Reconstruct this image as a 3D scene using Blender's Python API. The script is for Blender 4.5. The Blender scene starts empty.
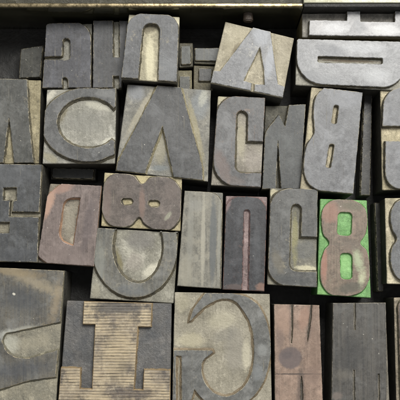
import bpy, bmesh, math, random
from mathutils import Vector, noise
from mathutils.geometry import tessellate_polygon
S = 0.0005            # one unit of the drawing grid = half a millimetre
H = 783.0             # eye height above the 47-unit (type-high) plane
NX, NY = 200.0, 300.0
scene = bpy.context.scene
C = scene.collection
rnd = random.Random(7)

def wp(x, y, zt=47.0):
    """plan position (grid units) of a point measured on a surface at height zt"""
    k = (H - (zt - 47.0)) / H
    return ((x - NX) * k, -(y - NY) * k)

# ------------------------------------------------------------------ materials
class NT:
    def __init__(s, name):
        s.m = bpy.data.materials.new(name); s.m.use_nodes = True
        s.t = s.m.node_tree; s.n = s.t.nodes; s.l = s.t.links
        s.b = s.n['Principled BSDF']
        tc = s.n.new('ShaderNodeTexCoord')
        mp = s.n.new('ShaderNodeMapping'); mp.inputs['Scale'].default_value = (1 / S,) * 3
        s.l.new(tc.outputs['Object'], mp.inputs['Vector']); s.co = mp.outputs[0]
    def mapped(s, scale, loc=(0, 0, 0), rot=0.0):
        mp = s.n.new('ShaderNodeMapping'); mp.inputs['Scale'].default_value = scale
        mp.inputs['Location'].default_value = loc; mp.inputs['Rotation'].default_value = (0, 0, rot)
        s.l.new(s.co, mp.inputs['Vector']); return mp.outputs[0]
    def noise(s, scale, detail=4, rough=.55, vec=None, dist=0.0, seed=0.0):
        n = s.n.new('ShaderNodeTexNoise'); n.noise_dimensions = '4D'
        n.inputs['W'].default_value = seed
        n.inputs['Scale'].default_value = scale; n.inputs['Detail'].default_value = detail
        n.inputs['Roughness'].default_value = rough; n.inputs['Distortion'].default_value = dist
        s.l.new(vec or s.co, n.inputs['Vector']); return n.outputs['Fac']
    def ramp(s, fac, a, b, lo=0.0, hi=1.0):
        n = s.n.new('ShaderNodeMapRange'); n.clamp = True
        n.inputs['From Min'].default_value = a; n.inputs['From Max'].default_value = b
        n.inputs['To Min'].default_value = lo; n.inputs['To Max'].default_value = hi
        s.l.new(fac, n.inputs['Value']); return n.outputs[0]
    def mix(s, fac, a, b, mode='MIX'):
        n = s.n.new('ShaderNodeMix'); n.data_type = 'RGBA'; n.blend_type = mode
        for i, v in ((0, fac), (6, a), (7, b)):
            if hasattr(v, 'links'): s.l.new(v, n.inputs[i])
            elif isinstance(v, tuple): n.inputs[i].default_value = (*v[:3], 1)
            else: n.inputs[i].default_value = v
        return n.outputs[2]
    def math(s, op, a, b=0.0):
        n = s.n.new('ShaderNodeMath'); n.operation = op
        for i, v in ((0, a), (1, b)):
            if hasattr(v, 'links'): s.l.new(v, n.inputs[i])
            else: n.inputs[i].default_value = v
        return n.outputs[0]
    def bump(s, h, dist=1.0, strength=1.0):
        n = s.n.new('ShaderNodeBump'); n.inputs['Distance'].default_value = dist * S
        n.inputs['Strength'].default_value = strength
        s.l.new(h, n.inputs['Height']); s.l.new(n.outputs[0], s.b.inputs['Normal'])
    def stain(s, col, x, y, rx, ry, ang, c, k, soft=.6):
        """an irregular patch of colour: dirt, bare wood, ink or a painted glint (grid units from the block's centre)"""
        ca, sa = math.cos(math.radians(ang)), math.sin(math.radians(ang))
        sub = s.n.new('ShaderNodeVectorMath'); sub.operation = 'SUBTRACT'; s.l.new(s.co, sub.inputs[0]); sub.inputs[1].default_value = (x, y, 0)
        dt = []
        for v in ((ca / rx, sa / rx, 0), (-sa / ry, ca / ry, 0)):
            d = s.n.new('ShaderNodeVectorMath'); d.operation = 'DOT_PRODUCT'; s.l.new(sub.outputs[0], d.inputs[0]); d.inputs[1].default_value = v
            dt.append(s.math('MULTIPLY', d.outputs['Value'], d.outputs['Value']))
        r = s.math('SQRT', s.math('ADD', *dt))
        n = s.noise(min(.5, 1.2 / max(2.0, min(rx, ry))), 6, .72, seed=x + y * .37)
        r = s.math('ADD', r, s.math('MULTIPLY', s.math('SUBTRACT', n, .5), 2.4 * soft))
        return s.mix(s.ramp(r, 1.0 - soft * .5, 1.0 + soft * .5, k, 0.0), col, c)
    def base(s, c): s.l.new(c, s.b.inputs['Base Color'])
    def rough(s, r):
        if hasattr(r, 'links'): s.l.new(r, s.b.inputs['Roughness'])
        else: s.b.inputs['Roughness'].default_value = r

def lin(r, g, b):
    f = lambda v: ((v / 255 + .055) / 1.055) ** 2.4 if v > 10 else v / 255 / 12.92
    m = (r + g + b) / 3; q = 1.0 if g > r + 20 else (.66 if r > g + 12 and g - b < 14 else .78)      # old ink and grime mute every hue a little
    return tuple(f(m + (v - m) * q) for v in (r, g, b))

def ink_mat(name, a, b, wear=lin(150, 138, 110), amt=.15, gloss=.42, grain=0.0, rot=0.0, seed=0.0, spec=.5, patch=.5, edge=False, stains=()):
    """printing face: dried ink with wood wear, pits, scratches and grain"""
    t = NT(name)
    a = (a[0] * .64, a[1] * .62, a[2] * .59); b = (b[0] * .80, b[1] * .775, b[2] * .74)
    big = t.noise(.035, 5, .6, seed=seed)
    col = t.mix(t.ramp(big, .36, .64), a, b)
    g = t.noise(1.0, 5, .65, t.mapped((.55, .018, .3), rot=rot), .4, seed + 3)
    col = t.mix(t.ramp(g, .3, .7, .0, .55 + grain), col, t.mix(.5, b, wear))  if grain else t.mix(t.ramp(g, .35, .75, 0, .35), col, t.mix(.75, wear, a))
    mott = t.noise(.22, 6, .75, seed=seed + 8)
    col = t.mix(t.ramp(mott, .45, .75, 0, .5), col, tuple(min(1, v * 1.75 + .01) for v in b))
    grit = t.noise(.55, 8, .85, seed=seed + 9)
    col = t.mix(t.ramp(grit, .53, .68, 0, .55), col, tuple(min(1, v * 1.8 + .01) for v in b))
    col = t.mix(t.ramp(grit, .47, .34, 0, .6), col, tuple(v * .4 for v in a))
    dark = t.noise(.12, 5, .7, seed=seed + 11)
    col = t.mix(t.ramp(dark, .52, .72, 0, .55), col, tuple(v * .45 for v in a))
    w = t.noise(.075, 9, .78, seed=seed + 17)
    wf = t.ramp(w, .66 - amt * .5, .74 - amt * .42)
    col = t.mix(t.math('MULTIPLY', wf, patch + .2), col, wear)
    du = t.noise(.05, 7, .72, dist=.5, seed=seed + 51)
    col = t.mix(t.ramp(du, .52, .66, 0, .5), col, tuple(min(1, v * 1.9 + .03) for v in b))
    sp = t.noise(.62, 3, .6, seed=seed + 23)
    spf = t.ramp(sp, .70, .76)
    col = t.mix(t.math('MULTIPLY', spf, .75), col, tuple(min(1, v * 1.7) for v in wear))
    wh = t.noise(.33, 2, .5, seed=seed + 77)
    col = t.mix(t.ramp(wh, .735, .76, 0, .8), col, (.42, .40, .34))
    sc = t.noise(1.0, 2, .5, t.mapped((.9, .03, .5), rot=rot + .5), .2, seed + 31)
    scf = t.ramp(sc, .675, .72)
    col = t.mix(t.math('MULTIPLY', scf, .4), col, wear)
    for a_ in stains: col = t.stain(col, *a_)
    if edge:
        ef = t.ramp(t.noise(.16, 7, .75, seed=seed + 61), .47, .56)
        col = t.mix(t.math('MULTIPLY', ef, .85), col, tuple(min(1, v * 1.25 + .01) for v in wear))
    t.base(col)
    fine = t.noise(.9, 5, .7, seed=seed + 40)
    r = t.math('ADD', t.math('ADD', t.ramp(mott, .3, .7, gloss - .1, gloss + .14), t.ramp(du, .35, .65, -.07, .07)), t.math('MULTIPLY', wf, .15))
    t.rough(r)
    t.b.inputs['Specular IOR Level'].default_value = spec
    h = t.math('ADD', t.math('MULTIPLY', fine, .07), t.math('MULTIPLY', g, .14 + grain * .6))
    h = t.math('ADD', h, t.math('MULTIPLY', mott, .2))
    h = t.math('ADD', h, t.math('MULTIPLY', du, .9))
    h = t.math('SUBTRACT', h, t.math('MULTIPLY', t.math('ADD', spf, scf), .35))
    t.bump(h, 1.0, .36)
    return t.m

def wood_mat(name, a, b, grime=(.02, .02, .018), amt=.5, rough=.6, seed=0.0, rot=0.0, stains=()):
    """routed floor / bare maple with ink grime in it"""
    t = NT(name)
    n1 = t.noise(.06, 5, .6, seed=seed)
    col = t.mix(t.ramp(n1, .35, .65), a, b)
    g = t.noise(1.0, 5, .7, t.mapped((.5, .03, .5), rot=rot), .3, seed + 2)
    col = t.mix(t.ramp(g, .4, .75, 0, .45), col, tuple(v * .5 for v in a))
    gr = t.noise(.14, 8, .75, seed=seed + 5)
    col = t.mix(t.ramp(gr, .66 - .25 * amt, .82 - .2 * amt, 0, .85), col, grime)
    l = t.noise(.4, 4, .7, seed=seed + 9)
    col = t.mix(t.ramp(l, .56, .72, 0, .6), col, tuple(min(1, v * 1.5) for v in b))
    du = t.noise(.055, 7, .7, dist=.6, seed=seed + 15)
    col = t.mix(t.ramp(du, .55, .68, 0, .6), col, tuple(min(1, v * 1.7 + .02) for v in b))
    col = t.mix(t.ramp(du, .46, .34, 0, .55), col, tuple(v * .5 for v in a))
    grit = t.noise(.5, 8, .85, seed=seed + 29)
    col = t.mix(t.ramp(grit, .53, .68, 0, .5), col, tuple(min(1, v * 1.6 + .01) for v in b))
    col = t.mix(t.ramp(grit, .47, .34, 0, .6), col, tuple(v * .4 for v in a))
    pit = t.noise(.8, 3, .6, seed=seed + 19)
    col = t.mix(t.ramp(pit, .66, .72, 0, .7), col, grime)
    for a_ in stains: col = t.stain(col, *a_)
    t.base(col); t.rough(t.ramp(du, .35, .65, rough + .1, rough - .12))
    f = t.noise(.3, 6, .7, seed=seed + 12)
    wr = t.n.new('ShaderNodeTexWave'); wr.wave_type = 'RINGS'; wr.rings_direction = 'Z'; wr.inputs['Scale'].default_value = .11
    wr.inputs['Distortion'].default_value = 5; wr.inputs['Detail'].default_value = 2; wr.inputs['Detail Scale'].default_value = .12
    t.l.new(t.mapped((1, 1, 0), (9, 13, 0)), wr.inputs['Vector'])
    h = t.math('ADD', t.math('MULTIPLY', f, .9), t.math('MULTIPLY', g, .35))
    h = t.math('ADD', h, t.math('MULTIPLY', t.math('MULTIPLY', wr.outputs['Fac'], t.ramp(n1, .45, .65)), .07))
    h = t.math('ADD', h, t.math('MULTIPLY', du, 1.6))
    t.bump(h, 1.5, .6)
    return t.m

# ------------------------------------------------------------------ outlines (grid units)
def rp(pts, n=7):
    """polygon with rounded corners: (x, y[, r])"""
    out = []; N = len(pts)
    for i, p in enumerate(pts):
        x, y = p[0], p[1]; r = p[2] if len(p) > 2 else 0
        if r <= 0: out.append((x, y)); continue
        a = Vector(pts[i - 1][:2]) - Vector((x, y)); b = Vector(pts[(i + 1) % N][:2]) - Vector((x, y))
        rr = min(r, a.length * .98, b.length * .98)
        p0 = Vector((x, y)) + a.normalized() * rr; p2 = Vector((x, y)) + b.normalized() * rr
        c = Vector((x, y)); kk = .5523
        c1 = p0 + (c - p0) * kk; c2 = p2 + (c - p2) * kk
        for j in range(n + 1):
            s = j / n
            q = p0 * (1 - s) ** 3 + c1 * 3 * s * (1 - s) ** 2 + c2 * 3 * s * s * (1 - s) + p2 * s ** 3
            out.append((q.x, q.y))
    return out
def arc(cx, cy, rx, ry, a0, a1, n=40, rot=0):
    out = []
    for i in range(n + 1):
        a = math.radians(a0 + (a1 - a0) * i / n); x = rx * math.cos(a); y = ry * math.sin(a)
        r = math.radians(rot)
        out.append((cx + x * math.cos(r) - y * math.sin(r), cy + x * math.sin(r) + y * math.cos(r)))
    return out
def spl(pts, n=6, closed=False):
    """Catmull-Rom through points"""
    P = [Vector(p) for p in pts]; out = []; N = len(P)
    rng = range(N) if closed else range(N - 1)
    for i in rng:
        if closed: a, b, c, d = P[i - 1], P[i], P[(i + 1) % N], P[(i + 2) % N]
        else: a, b, c, d = P[max(i - 1, 0)], P[i], P[i + 1], P[min(i + 2, N - 1)]
        for j in range(n):
            s = j / n
            q = .5 * ((2 * b) + (c - a) * s + (2 * a - 5 * b + 4 * c - d) * s * s + (3 * b - a - 3 * c + d) * s ** 3)
            out.append((q.x, q.y))
    if not closed: out.append(tuple(P[-1]))
    return out

def area(l): return .5 * sum(l[i - 1][0] * l[i][1] - l[i][0] * l[i - 1][1] for i in range(len(l)))
def resample(l, step=1.3):
    out = []
    for i in range(len(l)):
        a = Vector(l[i - 1]); b = Vector(l[i]); d = (b - a).length
        if d < 1e-4: continue
        k = max(1, int(round(d / step)))
        for j in range(k): out.append(tuple(a + (b - a) * (j / k)))
    res = []
    for p in out:
        if not res or (Vector(p) - Vector(res[-1])).length > .15: res.append(p)
    if (Vector(res[0]) - Vector(res[-1])).length < .15: res.pop()
    return res
def clampq(l, q, m):
    """keep points inside convex quad q (CCW) by margin m"""
    for _ in range(2):
        for i in range(len(q)):
            a = Vector(q[i]); b = Vector(q[(i + 1) % len(q)]); d = (b - a).normalized(); n = Vector((-d.y, d.x))
            l = [tuple(Vector(p) + n * max(0, m - (Vector(p) - a).dot(n))) for p in l]
    return l
def offs(l, d):
    """move loop to its left by d"""
    out = []; N = len(l)
    for i in range(N):
        a = Vector(l[i]) - Vector(l[i - 1]); b = Vector(l[(i + 1) % N]) - Vector(l[i])
        a = a.normalized() if a.length > 1e-6 else Vector((0, 0)); b = b.normalized() if b.length > 1e-6 else a
        n1 = Vector((-a.y, a.x)); n2 = Vector((-b.y, b.x)); m = n1 + n2
        if m.length < .3: m = n1
        m.normalize(); k = 1 / max(.6, m.dot(n1))
        out.append(tuple(Vector(l[i]) + m * d * k))
    return out
def jit(l, amp, f, seed):
    out = []
    for x, y in l:
        dx = noise.noise(Vector((x * f, y * f, seed))) + .6 * noise.noise(Vector((x * f * 4, y * f * 4, seed + 3)))
        dy = noise.noise(Vector((x * f, y * f, seed + 9))) + .6 * noise.noise(Vector((x * f * 4, y * f * 4, seed + 13)))
        out.append((x + dx * amp, y + dy * amp))
    return out

def link(name, bm, mats, parent=None, origin=(0, 0, 0)):
    me = bpy.data.meshes.new(name)
    for v in bm.verts: v.co = (Vector(v.co) - Vector(origin)) * S
    bm.normal_update()
    bm.to_mesh(me); bm.free()
    for m in mats: me.materials.append(m)
    o = bpy.data.objects.new(name, me); C.objects.link(o)
    if parent: o.parent = parent
    return o

def ring(bm, l, z): return [bm.verts.new((x, y, z)) for x, y in l]
def band(bm, r0, r1, mi):
    N = len(r0)
    for i in range(N):
        try: f = bm.faces.new((r0[i], r0[(i + 1) % N], r1[(i + 1) % N], r1[i])); f.material_index = mi
        except ValueError: pass

def plate(name, loops, z0, z1, mats, parent, origin, quad=None, flare=1.0, bev=.35, wob=.16, seed=0.0, topz=None):
    """one raised shape: loops[0].. outer outlines and holes (found by nesting), flared walls, softened rim"""
    bm = bmesh.new()
    L = []
    for l in loops:
        l = resample(l)
        if quad: l = clampq(l, quad, .25)
        l = resample(l, 1.3)
        L.append(l)
    def inside(p, l):
        c = False; N = len(l)
        for i in range(N):
            a, b = l[i - 1], l[i]
            if (a[1] > p[1]) != (b[1] > p[1]) and p[0] < (b[0] - a[0]) * (p[1] - a[1]) / (b[1] - a[1]) + a[0]: c = not c
        return c
    depth = [sum(inside(l[0], m) for j, m in enumerate(L) if j != i) for i, l in enumerate(L)]
    tops = []
    for i, l in enumerate(L):
        hole = depth[i] % 2 == 1
        if (area(l) > 0) == hole: l = l[::-1]
        l = jit(l, wob, .22, seed + i)
        if quad: l = clampq(l, quad, .12)
        base = jit(offs(l, -flare), .85 if flare > .5 else .15, .12, seed + i + 40); mid = offs(l, -flare * .25)
        if quad: base = clampq(base, quad, .05); mid = clampq(mid, quad, .08)
        top = offs(l, bev)
        rb = ring(bm, base, z0); rm = ring(bm, mid, z0 + (z1 - z0) * .45); rl = ring(bm, l, z1 - bev); rt = ring(bm, top, z1)
        band(bm, rb, rm, 1); band(bm, rm, rl, 1); band(bm, rl, rt, 2 if len(mats) > 2 else 0)
        tops.append((i, rt, top))
    for i, rt, top in tops:
        if depth[i] % 2: continue
        grp = [(rt, top)] + [(r2, t2) for j, r2, t2 in tops if depth[j] == depth[i] + 1 and inside(L[j][0], L[i])]
        vs = [v for r, _ in grp for v in r]
        for tri in tessellate_polygon([[Vector((x, y, 0)) for x, y in t] for _, t in grp]):
            try:
                f = bm.faces.new([vs[k] for k in tri])
                f.normal_update()
                if f.normal.z < 0: f.normal_flip()
            except ValueError: pass
    return link(name, bm, mats, parent, origin)

def body(name, q, z1, mats, parent, origin, seed, bev=.7, z0=0.0):
    """the wooden block under the letter: quad prism with worn edges and an uneven top"""
    bm = bmesh.new()
    l = rp([(x, y, 1.0) for x, y in q], 3)
    l = resample(l, 4.0)
    if area(l) < 0: l = l[::-1]
    l = jit(l, .35, .09, seed)
    l = clampq(l, q, 0.0)
    rb = ring(bm, l, z0); rm = ring(bm, l, z1 - bev)
    band(bm, rb, rm, 1)
    rt = ring(bm, offs(l, bev), z1); band(bm, rm, rt, 0)
    c = bm.verts.new((sum(v.co.x for v in rt) / len(rt), sum(v.co.y for v in rt) / len(rt), z1))
    for i in range(len(rt)): bm.faces.new((rt[i - 1], rt[i], c))
    bm.faces.new(rb[::-1]).material_index = 1
    return link(name, bm, mats, parent, origin)

# ------------------------------------------------------------------ palette
INK = (lin(62, 64, 67), lin(80, 82, 84))
INKD = (lin(40, 42, 45), lin(58, 60, 62))
TAN = (lin(118, 114, 98), lin(150, 146, 130))
GREYT = (lin(104, 102, 90), lin(134, 130, 114))
SIDE = wood_mat('inky block side wood', lin(54, 52, 44), lin(76, 72, 60), amt=.6, rough=.5, seed=3.3)
SIDEL = wood_mat('grey block side wood', lin(66, 65, 58), lin(88, 85, 74), amt=.6, rough=.5, seed=5.3)
RIMT = wood_mat('routed edge wood', lin(78, 72, 54), lin(122, 113, 86), amt=.85, rough=.6, seed=8.1)

count = [0]
def block(label, q, loops, zt=47.0, depth=4.4, ink=INK, floor=TAN, wear=lin(148, 138, 112), amt=.15, gloss=.42, grain=0.0,
          rot=0.0, side=None, rimm=None, flare=1.0, bev=.55, famt=.55, spec=.5, part='raised_letter', group='wood type blocks in the tray',
          name='type_block', cat='type block', wob=.26, patch=.5, frough=.6, facemat=None, frot=0.0, st=(), fst=()):
    count[0] += 1; sd = count[0] * 3.71
    Q = [wp(x, y, zt) for x, y in q]
    if area(Q) < 0: Q = Q[::-1]
    cx = sum(p[0] for p in Q) / 4; cy = sum(p[1] for p in Q) / 4
    def loc(L, z):
        o = []
        for x, y, *r in L:
            px, py = wp(x, y, z); r = list(r); r[2] = -r[2]; o.append((px - cx, py - cy, *r))
        return o
    st, fst = loc(st, zt), loc(fst, zt - depth)
    e = bpy.data.objects.new(name, None); C.objects.link(e)
    e.location = (cx * S, cy * S, 0); e.empty_display_size = .01
    e['label'] = label; e['category'] = cat
    if group: e['group'] = group
    org = (cx, cy, 0)
    fm = wood_mat('routed ground %d' % count[0], *floor, amt=famt, rough=frough, seed=sd, rot=frot, stains=fst)
    body('wooden_body', Q, zt - depth, [fm, side or SIDE], e, org, sd)
    if loops:
        im = facemat or ink_mat('inked face %d' % count[0], *ink, wear=wear, amt=amt, gloss=gloss, grain=grain, rot=rot, seed=sd, spec=spec, patch=patch, stains=st)
        em = ink_mat('worn face edge %d' % count[0], *ink, wear=wear, amt=amt, gloss=gloss + .1, grain=grain, rot=rot, seed=sd, spec=spec, patch=patch, edge=True, stains=st) if not facemat else rimm
        L = [[wp(x, y, zt) for x, y in rp(l)] for l in loops]
        plate(part, L, zt - depth, zt, [im, rimm or RIMT, em], e, org, Q, flare, bev, wob, sd)
    return e

def addpart(e, name, loops, z0, z1, mats, **kw):
    org = (e.location.x / S, e.location.y / S, 0)
    return plate(name, [[wp(x, y, z1) for x, y in l] for l in loops], z0, z1, mats, e, org, **kw)

# ================================================================== BLOCKS
# --- back row
block('shadowed block with a reversed hooked letter, left end of the back row',
      [(46, 23), (91.5, 22), (91, 88), (42, 88)],
      [[(45, 23.5, 5), (75, 22, 0), (91, 23, 16), (91, 88), (68, 88), (68, 77, 4), (62.5, 77, 2), (62, 88), (42, 88),
        (43, 59.5), (70, 60, 3), (70, 38, 4), (62.5, 38, 4), (62, 56, 2), (43.5, 56.5)]],
      zt=39, ink=(lin(58, 60, 68), lin(76, 78, 86)), gloss=.5, floor=GREYT)
block('narrow shadowed block with a reversed H, tucked left of the arch-letter block',
      [(93, 20), (128, 20), (121.5, 88), (92.5, 88)],
      [[(93, 20.5), (113, 20.5), (113, 57), (119.5, 57), (119.5, 20.5), (128, 20.5), (122, 88), (119, 88), (119, 76), (113, 76), (113, 88), (92.5, 88)]],
      zt=39, ink=(lin(58, 60, 64), lin(76, 78, 82)), gloss=.5, floor=TAN)
block('tall grey block with an arch-shaped upside-down U, topmost left of the back row',
      [(128.5, 12.5), (179.5, 15), (177, 82), (121, 77.5)],
      [[(121, 77.5), (128, 12, 17), (179, 14.5, 15), (177, 82), (158, 80.5), (160, 23.5, 7), (143.5, 23, 7), (138, 79)]],
      zt=56, ink=(lin(74, 77, 82), lin(94, 97, 101)), floor=(lin(150, 142, 112), lin(182, 172, 138)), famt=.35, gloss=.4, amt=.18, depth=5,
      fst=[(150, 60, 4, 22, 0, lin(205, 196, 158), .8), (148, 28, 8, 5, 0, lin(70, 60, 36), .7), (133, 15, 6, 5, 0, lin(196, 188, 160), .6), (176, 22, 4, 7, 0, lin(210, 202, 168), .7)], st=[(165, 70, 12, 12, 0, lin(120, 122, 122), .4)])  # cream patch paints the shine in the slot; paler patches at the corners, a darker one at the slot top
block('pale block with a slab-serif A, tilted in the back row right of centre',
      [(225.5, 20.5), (294.5, 37), (283, 97.5), (210.5, 82.5)],
      [[(255, 25), (270, 27.5), (273, 50), (278, 84), (285.5, 87), (284, 98), (254, 92.5), (255, 84), (264.5, 84.5), (264, 70), (260, 47), (243.5, 80.5), (251.8, 83), (250.8, 91.5), (210, 83), (213.5, 70.5), (220, 71), (245, 38)]],
      zt=50, ink=(lin(98, 101, 106), lin(124, 127, 132)), wear=lin(176, 172, 160), gloss=.36, side=SIDEL,
      floor=(lin(140, 130, 105), lin(172, 162, 134)), famt=.35, amt=.2, rimm=wood_mat('tan rim', lin(150, 140, 108), lin(180, 170, 138), amt=.4, seed=2.2), depth=3.2,
      st=[(262, 36, 8, 10, 0, lin(150, 154, 160), .5), (270, 60, 4, 20, 10, lin(150, 154, 160), .5)], fst=[(235, 40, 10, 18, 20, lin(170, 160, 130), .5), (236, 50, 3, 8, 30, lin(96, 82, 56), .6), (284, 50, 5, 16, 10, lin(156, 146, 122), .5)])  # pale st patch near the apex paints the bright highlight there; another pale patch runs down the right leg
block('bright silvery block with sideways E arms at the back right corner',
      [(303, 11), (406, 11), (406, 36.5), (303, 35.5)],
      [[(309.5, 20), (347, 20.5), (347.5, 11), (360, 11), (360.5, 21.5), (395, 22), (395.5, 11), (408, 11), (408, 37), (309, 35)]],
      zt=53, ink=(lin(128, 130, 134), lin(160, 161, 164)), wear=lin(190, 188, 184), gloss=.38, floor=(lin(110, 106, 96), lin(140, 134, 122)), depth=6,
      side=wood_mat('bare yellow side wood', lin(120, 106, 66), lin(150, 134, 88), amt=.4, seed=6.2), flare=.5,
      st=[(335, 28, 14, 5, 0, lin(186, 186, 186), .6), (385, 30, 14, 5, 0, lin(190, 190, 188), .6), (360, 26, 7, 6, 0, lin(110, 112, 114), .5)])
block('pale silvery block with a sideways D and thin brown slot, back right',
      [(297, 38.5), (406, 41.5), (406, 90), (296, 84)],
      [[(297, 38.5, 3), (406, 41.5, 2), (404, 88, 22), (297, 83, 25)], rp([(317.5, 56, 1.5), (383, 58, 1.5), (383, 64, 1.5), (318, 62.5, 1.5)])],
      zt=50, ink=(lin(112, 115, 120), lin(140, 143, 147)), wear=lin(178, 176, 170), gloss=.36, depth=4, floor=TAN,
      fst=[(350, 61, 30, 1.3, 2, lin(84, 66, 40), .8)], st=[(330, 50, 16, 6, 10, lin(84, 86, 90), .6), (365, 48, 20, 5, 0, lin(160, 162, 164), .5), (320, 78, 20, 6, 10, lin(96, 98, 100), .5), (375, 75, 14, 7, 0, lin(160, 162, 162), .5)])
# --- second row
block('green-grey A block with speckled tan ground, cut by the left edge beside the round C',
      [(-28, 78), (40, 79), (38, 163), (-30, 163)],
      [[(-9, 78), (27, 78.5), (29, 120), (33.5, 163), (14, 163), (9, 117), (3, 163), (-19, 163)]],
      zt=46, ink=(lin(66, 69, 66), lin(84, 86, 84)), floor=(lin(120, 108, 74), lin(158, 146, 108)), gloss=.5)
block('grey block with a wide round C and a beige bowl with painted glints, second row left',
      [(46, 88.5), (116, 87.5), (114.5, 163), (41.5, 163)],
      [[(117, 88), *arc(88, 124.5, 46.5, 37, -75, -285, 60), (104, 158.5), (120, 152),
        (120, 144), *arc(88, 122.5, 31, 25.5, 41, 325, 60), (120, 102)]],
      ink=(lin(80, 83, 85), lin(98, 100, 101)), floor=(lin(122, 120, 106), lin(152, 148, 134)), famt=.2, gloss=.42, amt=.1, flare=2.2,
      fst=[(100, 106, 14, 4, 12, lin(178, 174, 154), .7), (108, 141, 7, 3, -20, lin(190, 186, 166), .8), (68, 143, 10, 4, 40, lin(176, 172, 150), .6), (62, 112, 5, 12, 20, lin(104, 94, 60), .7), (85, 122, 18, 10, 0, lin(126, 124, 114), .5), (50, 96, 8, 3, -45, lin(186, 180, 160), .8), (50, 158, 8, 4, 30, lin(150, 142, 110), .6)], st=[(107, 94, 12, 4, 5, lin(118, 118, 114), .5)])  # palest fst patches are painted glints; an olive patch lies along the bowl's left edge
block('large dark grey block with a bold crossbarless A, second row between the C blocks',
      [(127, 83), (211, 89), (208, 181), (115, 170.5)],
      [[(158, 84), (180.5, 85.5), (202, 165), (203, 181), (174, 179), (172.5, 172), (162.5, 126), (146, 170), (145, 176), (116, 172), (117.5, 162)]],
      ink=(lin(66, 68, 70), lin(80, 82, 84)), floor=(lin(104, 103, 96), lin(134, 130, 116)), gloss=.43, famt=.4, amt=.05,
      rimm=wood_mat('olive tan rim', lin(128, 118, 84), lin(152, 142, 108), amt=.4, seed=1.2), flare=1.6,
      fst=[(136, 92, 8, 9, 0, lin(130, 132, 134), .8), (140, 112, 3, 26, 30, lin(160, 152, 128), .7), (200, 104, 8, 14, 0, lin(126, 130, 130), .7), (203, 98, 4, 8, 20, lin(176, 174, 156), .6), (160, 150, 6, 14, 0, lin(150, 142, 112), .5), (196, 130, 3, 30, -14, lin(150, 140, 104), .7), (160, 168, 8, 3, 0, lin(110, 116, 116), .7)])
Cl = lambda x0, x1, y0, y1: None
block('grey hook-letter block with a brownish lower curve, right of the big dark A',
      [(218, 95), (265.5, 97.5), (261, 187.5), (211, 184.5)],
      [[(265.5, 97.5), (263.5, 141.5), (247.5, 141), (248, 111, 6), (236.5, 110, 6), (234.5, 173, 8), (262, 173), (261, 187.5),
        (212, 185, 25), (217.5, 95, 20)]],
      ink=(lin(84, 86, 88), lin(100, 102, 104)), floor=(lin(118, 110, 96), lin(148, 140, 122)), famt=.25, wear=lin(132, 112, 96), amt=.2, gloss=.42, flare=1.8,
      st=[(222, 165, 6, 16, -20, lin(112, 90, 80), .6), (232, 180, 12, 4, 10, lin(108, 92, 82), .5)], fst=[(241, 140, 4, 16, 0, lin(164, 156, 128), .7), (254, 160, 8, 10, 0, lin(140, 130, 120), .5), (221, 100, 5, 5, 0, lin(176, 166, 128), .7)])
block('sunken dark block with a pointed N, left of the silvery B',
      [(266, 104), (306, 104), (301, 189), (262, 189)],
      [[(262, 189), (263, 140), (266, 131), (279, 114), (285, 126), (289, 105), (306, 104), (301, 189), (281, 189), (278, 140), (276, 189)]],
      zt=40, depth=7, ink=(lin(54, 58, 60), lin(72, 76, 76)), floor=(lin(60, 58, 46), lin(84, 80, 62)), gloss=.46)  # ground colour darkened for the shadow of the hook letter and tilted A
block('silvery block with a tall reversed B and two narrow slots, second row right',
      [(312, 86), (363, 92), (353.5, 194), (300.5, 189)],
      [[(325, 87), (363, 92.5), (353.5, 194), (322, 191), *spl([(318, 190), (309, 184), (304, 172), (304.5, 155), (308, 143), (313.5, 135), (314.5, 131), (314, 124), (313.8, 106), (317.5, 94), (325, 87)], 5)[:-1]],
       rp([(334, 105, 2), (339, 105.5, 2), (336.5, 124, 2), (331.5, 123.5, 2)]), rp([(329.5, 144, 2), (334.5, 144.5, 2), (331, 168, 2), (325.5, 167.5, 2)])],
      zt=49, ink=(lin(98, 101, 107), lin(114, 117, 122)), floor=(lin(132, 120, 92), lin(170, 158, 124)), gloss=.4, depth=4, amt=.05, spec=.5,
      fst=[(311, 135, 3, 8, 0, lin(184, 172, 132), .7)], st=[(345, 100, 14, 8, 0, lin(128, 130, 134), .4)])
block('silvery block split by a deep cream slot, cut by the right edge',
      [(381.5, 89), (432, 84), (431, 188), (383.5, 189.5)],
      [[(384, 89, 16), (432, 84), (432, 126), (382.5, 126), ],
       [(385.5, 141), (432, 141), (431, 188), (385, 190, 18)]],
      zt=49, ink=(lin(98, 101, 107), lin(116, 119, 124)), floor=(lin(150, 138, 102), lin(190, 176, 138)), depth=5.5, famt=.4)
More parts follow.
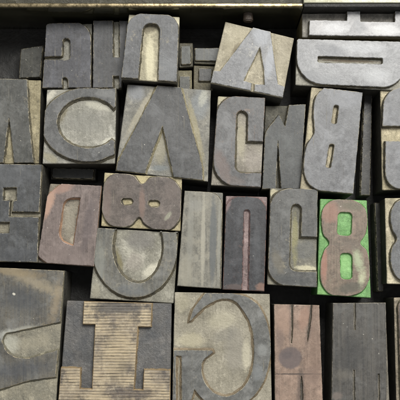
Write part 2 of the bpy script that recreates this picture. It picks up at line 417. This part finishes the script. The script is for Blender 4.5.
# --- third row
block('large slate-grey block with a square-cut reversed S, cut off by the left edge',
      [(-26, 163.5), (42, 164), (37.5, 262.5), (-28, 261)],
      [[(-26, 163.5), (42, 164.5), (39, 212), (12, 211.5), (13.5, 201), (16.5, 200), (16.5, 187.5), (3.5, 187.5), (3, 200), (10, 200.5), (9, 216.5), (38.5, 217), (37.5, 263), (-28, 262)],
       [(-6, 222), (9.5, 222), (9, 233), (-6, 233)]],
      zt=49, ink=(lin(64, 68, 72), lin(76, 80, 84)), floor=(lin(110, 104, 84), lin(140, 132, 108)), side=SIDEL, gloss=.45, amt=.0,
      st=[(10, 175, 26, 8, 0, lin(84, 86, 88), .4), (20, 255, 20, 6, 0, lin(62, 64, 68), .4)])
block('purplish brown block with a reversed D and an orange worn corner, third row left',
      [(49, 183), (101.5, 185.5), (94, 266.5), (36.5, 262.5)],
      [[(62, 183.5), (101.5, 185.5), (94, 266.5), (50, 263.5), *spl([(47, 263), (38, 255), (38, 240), (42, 215), (48, 195), (62, 183.5)], 6)[:-1]],
       rp([(64, 197.5, 8), (80.5, 197.5, 1), (73.5, 246, 1), (57.5, 240, 9)])],
      ink=(lin(94, 82, 78), lin(116, 100, 95)), wear=lin(150, 128, 116), amt=.12, grain=.15, floor=(lin(104, 94, 80), lin(130, 120, 100)),
      gloss=.5, side=SIDEL, rimm=wood_mat('orange worn rim', lin(150, 112, 84), lin(176, 134, 100), amt=.3, seed=9.2), flare=1.3,
      st=[(49, 202, 4.5, 16, 18, lin(180, 138, 112), .75), (60, 188, 12, 5, -10, lin(160, 120, 100), .6), (70, 256, 22, 6, 8, lin(118, 100, 92), .5), (88, 225, 5, 26, 10, lin(84, 74, 74), .5)], fst=[(70, 220, 5, 18, 8, lin(140, 132, 112), .6), (74, 240, 4, 4, 0, lin(176, 166, 140), .6)])
block('brownish grey block with an 8 lying on its side, on top of the open-ended O',
      [(104, 172), (182, 177.5), (180.5, 231), (100.5, 226)],
      [[*spl([(122, 172.5), (134, 176), (141.5, 184), (150, 178), (160, 176.5), (172, 179), (180.5, 189), (182, 204), (179, 220), (169, 230), (156, 230), (145, 224), (139, 217), (131, 225), (120, 227), (109, 224), (102.5, 213), (102, 198), (104.5, 183), (112, 174.5)], 6, True)],
       rp([(121, 198, 3), (133, 198.5, 3), (133, 205.5, 4), (121, 205, 4)]), rp([(148, 200, 3), (160, 200.5, 3), (160, 207.5, 4), (148, 207, 4)])],
      ink=(lin(90, 82, 78), lin(108, 97, 90)), floor=(lin(150, 136, 94), lin(176, 162, 120)), gloss=.45, depth=3.2, amt=.04, famt=.4,
      st=[(142, 203, 3, 14, 0, lin(124, 98, 84), .7), (168, 216, 5, 2, -50, lin(150, 150, 124), .6), (107, 200, 4, 18, 0, lin(112, 90, 78), .6), (172, 190, 7, 12, 0, lin(104, 88, 78), .4)], fst=[(141, 179, 6, 5, 0, lin(190, 174, 120), .6)])
block('scuffed green-grey block with a wide O cropped at its top, below the sideways 8',
      [(97, 227.5), (178.5, 232.3), (173.5, 303.5), (89, 298.5)],
      [[(109, 228.5), *arc(134.5, 246, 43, 51.5, 205, -20, 60), (178, 232.5), (160, 231.5), *arc(138, 246, 25.5, 37, -25, 207, 50), (117, 229)]],
      ink=(lin(84, 87, 86), lin(102, 104, 101)), floor=(lin(112, 108, 92), lin(148, 144, 126)), amt=.25, gloss=.45, flare=2.4, famt=.3, grain=.1,
      fst=[(152, 270, 10, 5, -35, lin(196, 190, 166), .8), (140, 240, 14, 10, 0, lin(116, 112, 106), .6), (118, 262, 4, 14, -12, lin(118, 108, 66), .8), (148, 283, 10, 2, -5, lin(184, 178, 150), .7), (96, 290, 4, 7, 0, lin(150, 144, 120), .6), (135, 262, 9, 8, 0, lin(142, 132, 120), .5)], st=[(100, 262, 5, 18, 0, lin(126, 128, 118), .5), (132, 290, 14, 5, 5, lin(96, 100, 102), .5)])  # palest fst patches: bright glints inside the O, put into the ground colour
block('worn pale grey block with streaky vertical grain, left of the near-black arch block',
      [(184.5, 190.5), (223, 192.5), (221.5, 289), (177, 286)],
      [[(184, 190.5), (222.5, 193, 14), (220, 289), (177, 286)]],
      depth=1.3, ink=(lin(96, 96, 89), lin(120, 119, 108)), wear=lin(142, 136, 118), amt=.3, grain=.35, floor=(lin(96, 95, 88), lin(132, 128, 112)), gloss=.5,
      st=[(213, 240, 3.4, 42, 1, lin(84, 88, 88), .8, .4), (203, 240, 2, 46, 1, lin(162, 156, 136), .6), (190, 235, 3, 44, 2, lin(128, 126, 114), .6), (196, 205, 7, 6, 0, lin(134, 132, 122), .5), (219, 240, 1.5, 40, 1, lin(140, 138, 124), .6), (186, 270, 6, 16, 0, lin(146, 140, 120), .5)])
block('near-black block with an arch letter edged in reddish pink',
      [(226, 195.5), (267.5, 196.5), (264.5, 291.5), (222.5, 289.5)],
      [[(222.5, 289.5), (225.5, 196, 15), (267, 197, 15), (264.5, 291.5), (248.5, 290.5), (250, 210, 2.5), (244, 209.5, 2.5), (242, 290)]],
      ink=(lin(42, 46, 51), lin(60, 63, 68)), wear=lin(112, 76, 62), amt=.14, floor=(lin(120, 96, 92), lin(150, 122, 116)), gloss=.45,
      rimm=wood_mat('pink worn rim', lin(110, 84, 82), lin(138, 108, 104), amt=.4, seed=4.2), side=SIDE, depth=2.8,
      st=[(262, 287, 6, 4, 0, lin(136, 100, 82), .7), (234, 287, 9, 3, 0, lin(96, 76, 68), .6), (227, 205, 3, 8, 20, lin(140, 104, 100), .5), (257, 250, 4, 28, 0, lin(84, 86, 88), .35)])
block('grey block with a narrow hook letter, touching the left side of the green block',
      [(270.5, 187.5), (318, 189), (317, 287.5), (267.5, 284.5)],
      [[(318, 189), (317.5, 237), (301, 236.5), (302, 204, 6), (291, 203.5, 6), (289, 271.5, 8), (317, 271.5), (317, 287.5),
        (267.5, 285, 20), (270.5, 188, 20)]],
      ink=(lin(78, 80, 80), lin(94, 96, 95)), floor=(lin(96, 94, 84), lin(132, 126, 104)), gloss=.46, amt=.12, flare=1.8, famt=.3,
      fst=[(295, 240, 3, 24, 0, lin(136, 130, 84), .8), (306, 268, 10, 2.5, 4, lin(190, 182, 146), .9), (305, 250, 10, 10, 0, lin(92, 93, 90), .7), (274, 193, 4, 4, -45, lin(184, 174, 136), .8)], st=[(278, 262, 5, 12, -20, lin(112, 104, 84), .5), (290, 280, 18, 4, 5, lin(60, 62, 62), .6)])
block('bright green painted block with a worn brown 8',
      [(320.5, 198.5), (367.5, 200), (371.5, 298), (317.5, 294.5)],
      [[*spl([(344, 199), (356, 201), (365.5, 209), (367.5, 222), (365.5, 234), (360.5, 243), (367, 251), (369.5, 264), (369, 280), (361, 292), (345, 296.5), (330, 294), (321.5, 283), (320.5, 266), (324, 251), (329.5, 243), (323.5, 234), (321.5, 221), (323, 209), (331, 201)], 6, True)],
       rp([(338, 212, 4), (352.5, 212.5, 4), (351.5, 236, 4), (337, 235, 4)]), rp([(340, 253, 4), (352.5, 253.5, 4), (352.5, 279.5, 4), (340.5, 279, 4)])],
      ink=(lin(100, 82, 72), lin(126, 104, 88)), wear=lin(140, 136, 112), amt=.16, grain=.15, gloss=.42, rot=1.57,
      floor=(lin(98, 142, 84), lin(118, 162, 100)), famt=.34, side=wood_mat('green painted side', lin(60, 104, 50), lin(80, 128, 66), amt=.5, seed=2.9),
      rimm=wood_mat('green rim', lin(66, 110, 54), lin(92, 138, 74), amt=.3, seed=1.9), depth=2.4, flare=.8,
      fst=[(345, 265, 5, 10, 0, lin(150, 196, 126), .5), (322, 292, 6, 5, 0, lin(110, 150, 84), .5)], st=[(324, 262, 3, 20, 0, lin(158, 108, 88), .75), (330, 212, 9, 10, 0, lin(150, 104, 84), .6), (358, 260, 4, 10, -10, lin(160, 172, 132), .8, 1.2), (362, 278, 3, 8, 10, lin(176, 180, 140), .8, 1.3), (350, 288, 14, 5, -10, lin(74, 74, 62), .7), (352, 245, 10, 5, 0, lin(104, 92, 78), .6), (352, 206, 10, 4, 10, lin(90, 88, 66), .6)])
block('block with a small silvery 8 on cream wood, cut by the right edge',
      [(386, 197.5), (432, 197), (432, 284), (388, 284)],
      [[*spl([(410, 198), (420, 200), (428, 210), (428, 228), (424, 239), (430, 250), (430, 268), (422, 280), (410, 282), (398, 278), (391.5, 266), (391.5, 250), (397, 239), (392, 228), (391, 212), (398, 201)], 6, True)],
       rp([(405, 212, 3), (414, 212, 3), (414, 230, 3), (405, 230, 3)])],
      zt=48, ink=(lin(86, 90, 96), lin(106, 110, 114)), floor=(lin(156, 146, 112), lin(196, 184, 150)), famt=.4, depth=4.5, gloss=.42)
# --- front row
block('big weathered block with slanting strokes and tan streaks, front left corner',
      [(-40, 265.5), (64.5, 270.5), (54, 425), (-45, 425)],
      [[(-40, 266), (30, 268), (64, 271), (60, 322), (30, 328.5), (5, 333.5, 2), (1, 341, 5), (7, 353, 6), (20, 359.5, 8), (34, 357), (58, 350), (55.5, 377), (28, 381), (-2, 390), (-40, 398)]],
      zt=49, depth=2.6, ink=(lin(58, 62, 66), lin(92, 94, 92)), wear=lin(146, 130, 98), amt=.12, grain=.15, rot=1.1, gloss=.45,
      floor=(lin(112, 108, 92), lin(144, 136, 112)), famt=.3, side=SIDEL, flare=1.5, rimm=wood_mat('dull routed edge', lin(84, 80, 62), lin(120, 114, 90), amt=.5, seed=31),
      st=[(36, 283, 30, 5, 24, lin(150, 136, 108), .65, 1.2), (16, 272, 26, 4, 8, lin(136, 118, 84), .6, .8), (56, 303, 4, 18, 10, lin(146, 128, 98), .6, 1.2), (8, 336, 10, 5, 0, lin(176, 176, 164), .7, .9), (22, 330, 14, 3, -14, lin(160, 158, 142), .6, .9), (22, 300, 20, 12, 10, lin(66, 70, 74), .6, .8), (20, 370, 28, 8, -8, lin(64, 68, 74), .6, .8), (14, 294, 1.5, 1.2, 30, lin(206, 200, 180), .8)], fst=[(10, 345, 10, 8, 0, lin(170, 168, 150), .7), (34, 342, 18, 6, -10, lin(146, 138, 114), .5)])
GOLD = None
tg = NT('striped end grain wood')
st = tg.noise(1.0, 4, .7, tg.mapped((.035, .42, .3)), .5, 3.0)
wv = tg.n.new('ShaderNodeTexWave'); wv.bands_direction = 'Y'; wv.inputs['Scale'].default_value = .108; wv.inputs['Distortion'].default_value = 1.6
wv.inputs['Detail'].default_value = 3; wv.inputs['Detail Scale'].default_value = .35
tg.l.new(tg.co, wv.inputs['Vector'])
lines = tg.math('MULTIPLY', tg.ramp(tg.math('ADD', wv.outputs['Fac'], tg.math('MULTIPLY', tg.math('SUBTRACT', tg.noise(1.0, 5, .75, tg.mapped((.09, .7, .3)), .3, 9.0), .5), 1.1)), .6, 1.0), tg.ramp(st, .36, .66, .15, 1))
bigp = tg.noise(.045, 4, .6, seed=6.5)
cc = tg.mix(tg.ramp(bigp, .4, .62), lin(178, 158, 122), lin(132, 118, 98))
cc = tg.mix(tg.ramp(tg.noise(.3, 5, .7, seed=1.5), .5, .7, 0, .6), cc, lin(200, 184, 150))
cc = tg.mix(tg.ramp(tg.noise(.06, 6, .7, seed=21.5), .50, .62, 0, .75), cc, lin(72, 68, 66))
cc = tg.stain(cc, 0, 56, 24, 6, 0, lin(74, 72, 70), .75)
cc = tg.stain(cc, 2, 10, 12, 26, 0, lin(176, 156, 118), .5)
cc = tg.stain(cc, 18, -30, 22, 6, 0, lin(94, 80, 70), .6)
cc = tg.mix(tg.math('MULTIPLY', lines, .85), cc, lin(44, 38, 30))
tg.base(cc); tg.rough(.4)
tg.bump(tg.math('SUBTRACT', tg.math('MULTIPLY', st, .4), lines), .8, .7)
tb = block('dark block with an upside-down slab T in striped golden end grain, front row',
      [(66, 300.5), (171.5, 303.5), (170, 425), (56, 425)],
      [[(84, 299.5), (152, 303), (151, 327), (138, 326.5), (134, 389.5), (143, 390), (144, 369.5), (171, 370), (170, 425), (50, 425), (52.5, 367.5), (80.5, 368), (80, 388.5), (92, 389), (95, 324.5), (82.5, 324)]],
      zt=50, depth=5, facemat=tg.m, floor=(lin(76, 77, 78), lin(98, 94, 88)), famt=.1, frough=.4,
      rimm=wood_mat('golden stroke wall', lin(120, 98, 64), lin(160, 134, 92), amt=.4, seed=7.7), flare=.8, wob=.22)
block('large beige block with a serifed reversed G outlined in grey, front row centre',
      [(174.5, 292), (270, 294), (272.5, 425), (171.5, 425)],
      [[*spl([(205, 293), (200, 300), (193.5, 309), (189.5, 321)], 5), *spl([(191, 320.5), (199, 312), (210, 303.5), (223, 299), (235, 301.5), (244, 312), (251, 326), (254, 346), (252.5, 368), (246, 384), (236, 393), (225, 396.5), (213, 392), (205, 382), (202, 372), (202.5, 362), (207, 357)], 6),
        (213, 352.5), (212, 350.5), (172, 350), (171, 425), (191, 425), (190, 404), (194.5, 389.5), *spl([(197, 393), (206, 402), (220, 408), (237, 407), (252, 398), (263.5, 382), (270, 360), (270.5, 340), (266, 320), (258, 305), (247, 297), (232, 293.5), (219, 293)], 6)],
       rp([(176, 356, 1), (181.5, 356, 1), (181.5, 402, 1), (176, 402, 1)])],
      ink=(lin(92, 95, 95), lin(110, 112, 110)), floor=(lin(130, 123, 102), lin(156, 148, 126)), famt=.12, gloss=.45, depth=3, flare=2.2, amt=.1,
      rimm=wood_mat('brown routed edge', lin(112, 96, 70), lin(140, 122, 92), amt=.5, seed=3.9),
      fst=[(222, 320, 14, 8, -10, lin(168, 160, 132), .6), (235, 350, 10, 22, 0, lin(136, 130, 116), .6), (190, 340, 14, 7, 0, lin(178, 168, 134), .6), (246, 355, 4, 14, 0, lin(180, 172, 144), .7), (182, 302, 7, 9, 0, lin(160, 152, 122), .5), (225, 335, 12, 6, -20, lin(116, 112, 100), .5)], st=[(262, 350, 5, 6, 0, lin(136, 138, 134), .5), (258, 372, 5, 8, 0, lin(120, 124, 124), .5), (186, 362, 5, 5, 0, lin(120, 120, 116), .4)])
block('pinkish brown worn block with a dark round spot and upright cracks, front row',
      [(274, 304), (319.5, 305), (324, 425), (275, 425)],
      [[(274, 304), (290.8, 304.5), (291.6, 330), (291.2, 343.5), (292.2, 343.5), (293, 328), (293.4, 304.5), (310.6, 305), (309.4, 318), (307, 334), (307.6, 343), (309, 334), (311.6, 318), (312.3, 305), (319.5, 305), (324, 425),
        (303.5, 425), (303, 385), (301.8, 376), (301, 376), (300.4, 385), (300.5, 425), (275, 425)]],
      zt=47, depth=2.2, ink=(lin(122, 98, 84), lin(144, 118, 100)), wear=lin(152, 130, 112), amt=.2, grain=.35, gloss=.5, floor=(lin(70, 62, 52), lin(92, 80, 66)), flare=.5, side=SIDEL,
      st=[(290.5, 358, 11.5, 11, 0, lin(92, 80, 78), .85, .18), (287, 355, 5, 4, 0, lin(78, 70, 70), .5), (298, 374, 26, .7, 0, lin(60, 50, 44), .8, .5), (291, 324, 2.2, 24, 0, lin(84, 72, 64), .6, .8), (309, 328, 2.4, 18, 8, lin(90, 72, 62), .7, 1.0), (301.5, 392, 2.6, 26, 0, lin(80, 68, 60), .7, 1.0), (280, 338, 4, 12, 0, lin(112, 90, 78), .6), (300, 400, 4, 26, 0, lin(86, 70, 60), .5), (284, 320, 7, 14, 0, lin(156, 124, 102), .5), (315, 350, 4, 30, 0, lin(116, 92, 76), .5), (304, 318, 5, 12, 10, lin(150, 112, 90), .6), (312, 376, 7, 10, 0, lin(122, 98, 84), .5)])
block('charcoal block with two pairs of hairline slots, front row right of the pink block',
      [(333, 303), (386, 302.5), (391, 425), (331, 425)],
      [[(333, 303), (353.6, 303), (354.2, 330), (355.6, 330), (355.6, 303), (386, 302.5), (387, 425), (380.4, 425), (379.6, 374), (378.2, 374), (378.6, 425), (355.4, 425), (354.8, 370), (353.2, 370), (353.2, 425), (331, 425)]],
      zt=48, depth=2.0, ink=(lin(56, 57, 57), lin(72, 72, 70)), wear=lin(120, 112, 98), amt=.06, grain=.2, gloss=.48, floor=(lin(96, 90, 78), lin(120, 112, 96)), flare=.4, side=SIDEL,
      st=[(350, 355, 14, 16, 0, lin(52, 52, 50), .5), (345, 375, 8, 4, 0, lin(104, 98, 86), .5, 1.4), (337, 396, 5, 4, 0, lin(120, 104, 92), .6), (370, 320, 3, 24, 0, lin(84, 84, 80), .4)])
block('brown-edged dark block, only its left margin in view, front right corner',
      [(395, 297.5), (440, 297), (440, 425), (398, 425)],
      [[(398, 299, 8), (438, 298), (438, 425), (402, 425)]],
      zt=49, ink=(lin(64, 60, 58), lin(84, 78, 74)), wear=lin(130, 108, 90), amt=.3, grain=.2, floor=(lin(130, 118, 96), lin(156, 142, 116)))
# --- low dark pieces in the gaps
low = dict(group='low spacing pieces sunk between the type blocks', name='spacing_block', cat='spacing block', part='top_face', depth=2.5, gloss=.4, flare=.6)
block('small grey spacing block, left of the upper pair behind the big A', [(179, 42), (193, 42), (193, 66), (179, 67)], [rp([(181, 46, 1), (190.5, 45.5, 1), (191, 64, 1), (181, 64.5, 1)])],
      zt=34, ink=(lin(66, 70, 68), lin(84, 88, 84)), floor=(lin(60, 56, 40), lin(84, 78, 56)), **low)
block('wide grey spacing block lying beside the tilted slab-serif A', [(194, 47), (224, 47), (222, 64), (194, 63)], [rp([(195, 48, 1), (222, 48, 1), (221, 61, 1), (195, 60.5, 1)])],
      zt=34, ink=(lin(70, 73, 72), lin(86, 90, 88)), floor=(lin(60, 56, 40), lin(84, 78, 56)), **low)
block('olive-edged spacing block directly behind the apex of the big A', [(176, 69.5), (192, 69.5), (192, 92), (176, 92)], [rp([(179.5, 76, 1), (190, 76, 1), (190, 92), (179.5, 92)])],
      zt=32, ink=(lin(60, 63, 58), lin(80, 82, 76)), floor=(lin(84, 78, 52), lin(110, 102, 70)), **low)
block('darkest olive-edged spacing block, touching the lower corner of the tilted A', [(193.5, 64.5), (215, 65.5), (213, 90), (193.5, 90)], [rp([(199, 68, 1), (212, 68.5, 1), (211, 81, 1), (198.5, 81, 1)])],
      zt=32, ink=(lin(42, 43, 42), lin(58, 59, 56)), floor=(lin(72, 66, 46), lin(96, 88, 60)), **low)
block('plain dark block sunk in the empty back left corner of the tray', [(20, 48), (44, 44), (41, 78), (18, 79)], [rp([(21, 49, 2), (43, 45.5, 2), (40, 77), (19, 78)])],
      zt=20, ink=(lin(40, 41, 36), lin(52, 53, 46)), floor=(lin(40, 38, 30), lin(54, 50, 40)), **low)
block('dark narrow filler block standing right of the silvery B', [(363.5, 86), (373, 86), (371, 196), (359.5, 196)], [rp([(364.5, 87, 1), (372.3, 87, 1), (370, 195, 1), (360.5, 195, 1)])],
      zt=22, ink=(lin(34, 34, 32), lin(46, 46, 43)), floor=(lin(40, 38, 32), lin(54, 50, 42)), **low)
block('dark filler block in the gap right of the green block', [(374, 202), (384, 202), (384, 292), (377, 292)], [rp([(375, 203, 1), (383.3, 203, 1), (383.3, 291, 1), (378, 291, 1)])],
      zt=20, ink=(lin(34, 34, 32), lin(46, 46, 43)), floor=(lin(40, 38, 32), lin(54, 50, 42)), **low)
block('dark filler block sunk in the gap between the round C and the purplish D', [(50, 166), (96, 168), (95, 180), (50, 179)], [rp([(52, 168, 2), (94, 169, 2), (93, 179, 2), (52, 178, 2)])],
      zt=18, ink=(lin(34, 36, 34), lin(48, 50, 47)), floor=(lin(44, 42, 36), lin(60, 56, 46)), **low)

# ================================================================== TRAY
def boxm(name, x0, x1, y0, y1, z0, z1, mat, parent, bev=0.0, seg=2):
    bm = bmesh.new(); bmesh.ops.create_cube(bm, size=1)
    for v in bm.verts: v.co = Vector(((x0 + x1) / 2 + v.co.x * (x1 - x0), (y0 + y1) / 2 + v.co.y * (y1 - y0), (z0 + z1) / 2 + v.co.z * (z1 - z0)))
    if bev: bmesh.ops.bevel(bm, geom=bm.edges[:], offset=bev, segments=seg, affect='EDGES', profile=.5)
    o = link(name, bm, [mat], parent)
    if bev:
        for p in o.data.polygons: p.use_smooth = True
    return o
tray = bpy.data.objects.new('type_tray', None); C.objects.link(tray)
tray['label'] = 'dark glossy tray with a thin brass rim holding the old wood type'; tray['category'] = 'tray'
fl = wood_mat('tray floor', lin(22, 20, 16), lin(32, 29, 23), amt=.6, rough=.55, seed=12)
tw = NT('glossy dark olive tray wall')
n = tw.noise(.05, 5, .6, tw.mapped((.4, 1, 1)))
tw.base(tw.mix(tw.ramp(n, .35, .65), lin(78, 76, 56), lin(104, 101, 76)))
tw.b.inputs['Metallic'].default_value = .75; tw.rough(tw.ramp(tw.noise(.3, 4, .6), .3, .7, .07, .15)); tw.bump(tw.noise(.04, 2, .5), 1.0, .12)
br = NT('brass rim')
br.base(br.mix(br.ramp(br.noise(.12, 8, .8), .46, .56), lin(160, 142, 104), lin(104, 92, 64)))
br.b.inputs['Metallic'].default_value = .9; br.rough(br.ramp(br.noise(.2, 5, .7), .3, .7, .25, .45)); br.bump(br.noise(.15, 5, .6), 1.0, .3)
pale = NT('pale metal ledge')
pale.base(pale.mix(pale.ramp(pale.noise(.05, 6, .7), .4, .65), lin(206, 204, 176), lin(176, 172, 140)))
pale.b.inputs['Metallic'].default_value = .3; pale.rough(.35); pale.bump(pale.noise(.3, 5, .6), 1.0, .3)
olive = wood_mat('dark olive flange', lin(52, 49, 34), lin(70, 66, 46), amt=.4, rough=.5, seed=15)
YW = 287.0; X0, X1, Y1 = -265.0, 262.0, -150.0
boxm('tray_floor', X0, X1, Y1, YW, -3, 0, fl, tray)
RZ = 61.0
boxm('back_wall', X0, 101.5, YW, YW + 2.5, -3, RZ - .5, tw.m, tray, .4)
boxm('outer_flange', X0, 101.4, YW + 2.6, YW + 60, -3, RZ - 2.5, olive, tray, .6)
boxm('back_wall', 102, X1, YW, YW + 3.4, -3, RZ + 2, fl, tray, .6)
boxm('left_wall', X0 - 8, X0 - .2, Y1, YW + 14, -3, RZ - 1, tw.m, tray, .6)
boxm('right_wall', X1 + .2, X1 + 8, Y1, YW + 14, -3, RZ - 1, tw.m, tray, .6)
boxm('front_wall', X0, X1, Y1 - 8, Y1 - .2, -3, RZ - 1, tw.m, tray, .6)
boxm('brass_rim', X0, 101.2, YW + .3, YW + 4.4, RZ - 1.6, RZ + 1.2, br.m, tray, 1.2, 4)
boxm('pale_ledge', 101.5, X1, YW + 3.8, YW + 40, -3, RZ + 3, pale.m, tray, .8, 3)
# small knob on the back wall
kn = bmesh.new()
bmesh.ops.create_cone(kn, cap_ends=True, segments=28, radius1=4.8, radius2=4.2, depth=9)
bmesh.ops.bevel(kn, geom=[e for e in kn.edges if len(e.link_faces) == 2 and any(len(f.verts) > 4 for f in e.link_faces)], offset=1.0, segments=3, affect='EDGES')
kx, ky = wp(248.5, 19.5, 52)
for v in kn.verts:
    x, y, z = v.co; v.co = (kx + x * 1.1, 287.5 - 4.4 + z, 46 + y)
k = link('small_knob', kn, [wood_mat('brown knob', lin(60, 50, 40), lin(84, 68, 54), amt=.5, rough=.35, seed=4)], tray)
# table under the tray
bm = bmesh.new(); bmesh.ops.create_grid(bm, x_segments=1, y_segments=1, size=1500)
for v in bm.verts: v.co.z = -3.2
g = link('table_top', bm, [wood_mat('dark table', lin(50, 48, 36), lin(66, 62, 46), amt=.5, rough=.5, seed=14)])
g['kind'] = 'structure'

# ================================================================== LIGHT
w = bpy.data.worlds.new('World'); scene.world = w; w.use_nodes = True
w.node_tree.nodes['Background'].inputs[0].default_value = (.97, .98, 1.0, 1)
w.node_tree.nodes['Background'].inputs[1].default_value = .40
def area_light(name, theta, az, dist, sx, sy, power, col):
    """theta from vertical, az clockwise from the tray's back"""
    th, a = math.radians(theta), math.radians(az)
    d = Vector((math.sin(th) * math.sin(a), math.sin(th) * math.cos(a), math.cos(th)))
    L = bpy.data.lights.new(name, 'AREA'); L.shape = 'RECTANGLE'; L.size = sx; L.size_y = sy; L.energy = power; L.color = col
    o = bpy.data.objects.new(name, L); C.objects.link(o)
    o.location = d * dist + Vector((0, .05, 0)); o.rotation_euler = (-d).to_track_quat('-Z', 'Y').to_euler()
    return o
area_light('window_light', 37, 27, 1.3, .7, .6, 26, (1, .985, .95))

cam = bpy.data.cameras.new('camera'); co = bpy.data.objects.new('camera', cam); C.objects.link(co)
co.location = (0, 0, (47 + H) * S)
cam.sensor_width = 36; cam.lens = 36 * H / 400; cam.shift_y = .25; cam.clip_start = .01; cam.clip_end = 50
scene.camera = co
scene.view_settings.view_transform = 'Standard'; scene.view_settings.look = 'None'; scene.view_settings.exposure = 0.0
scene.render.engine = 'CYCLES'
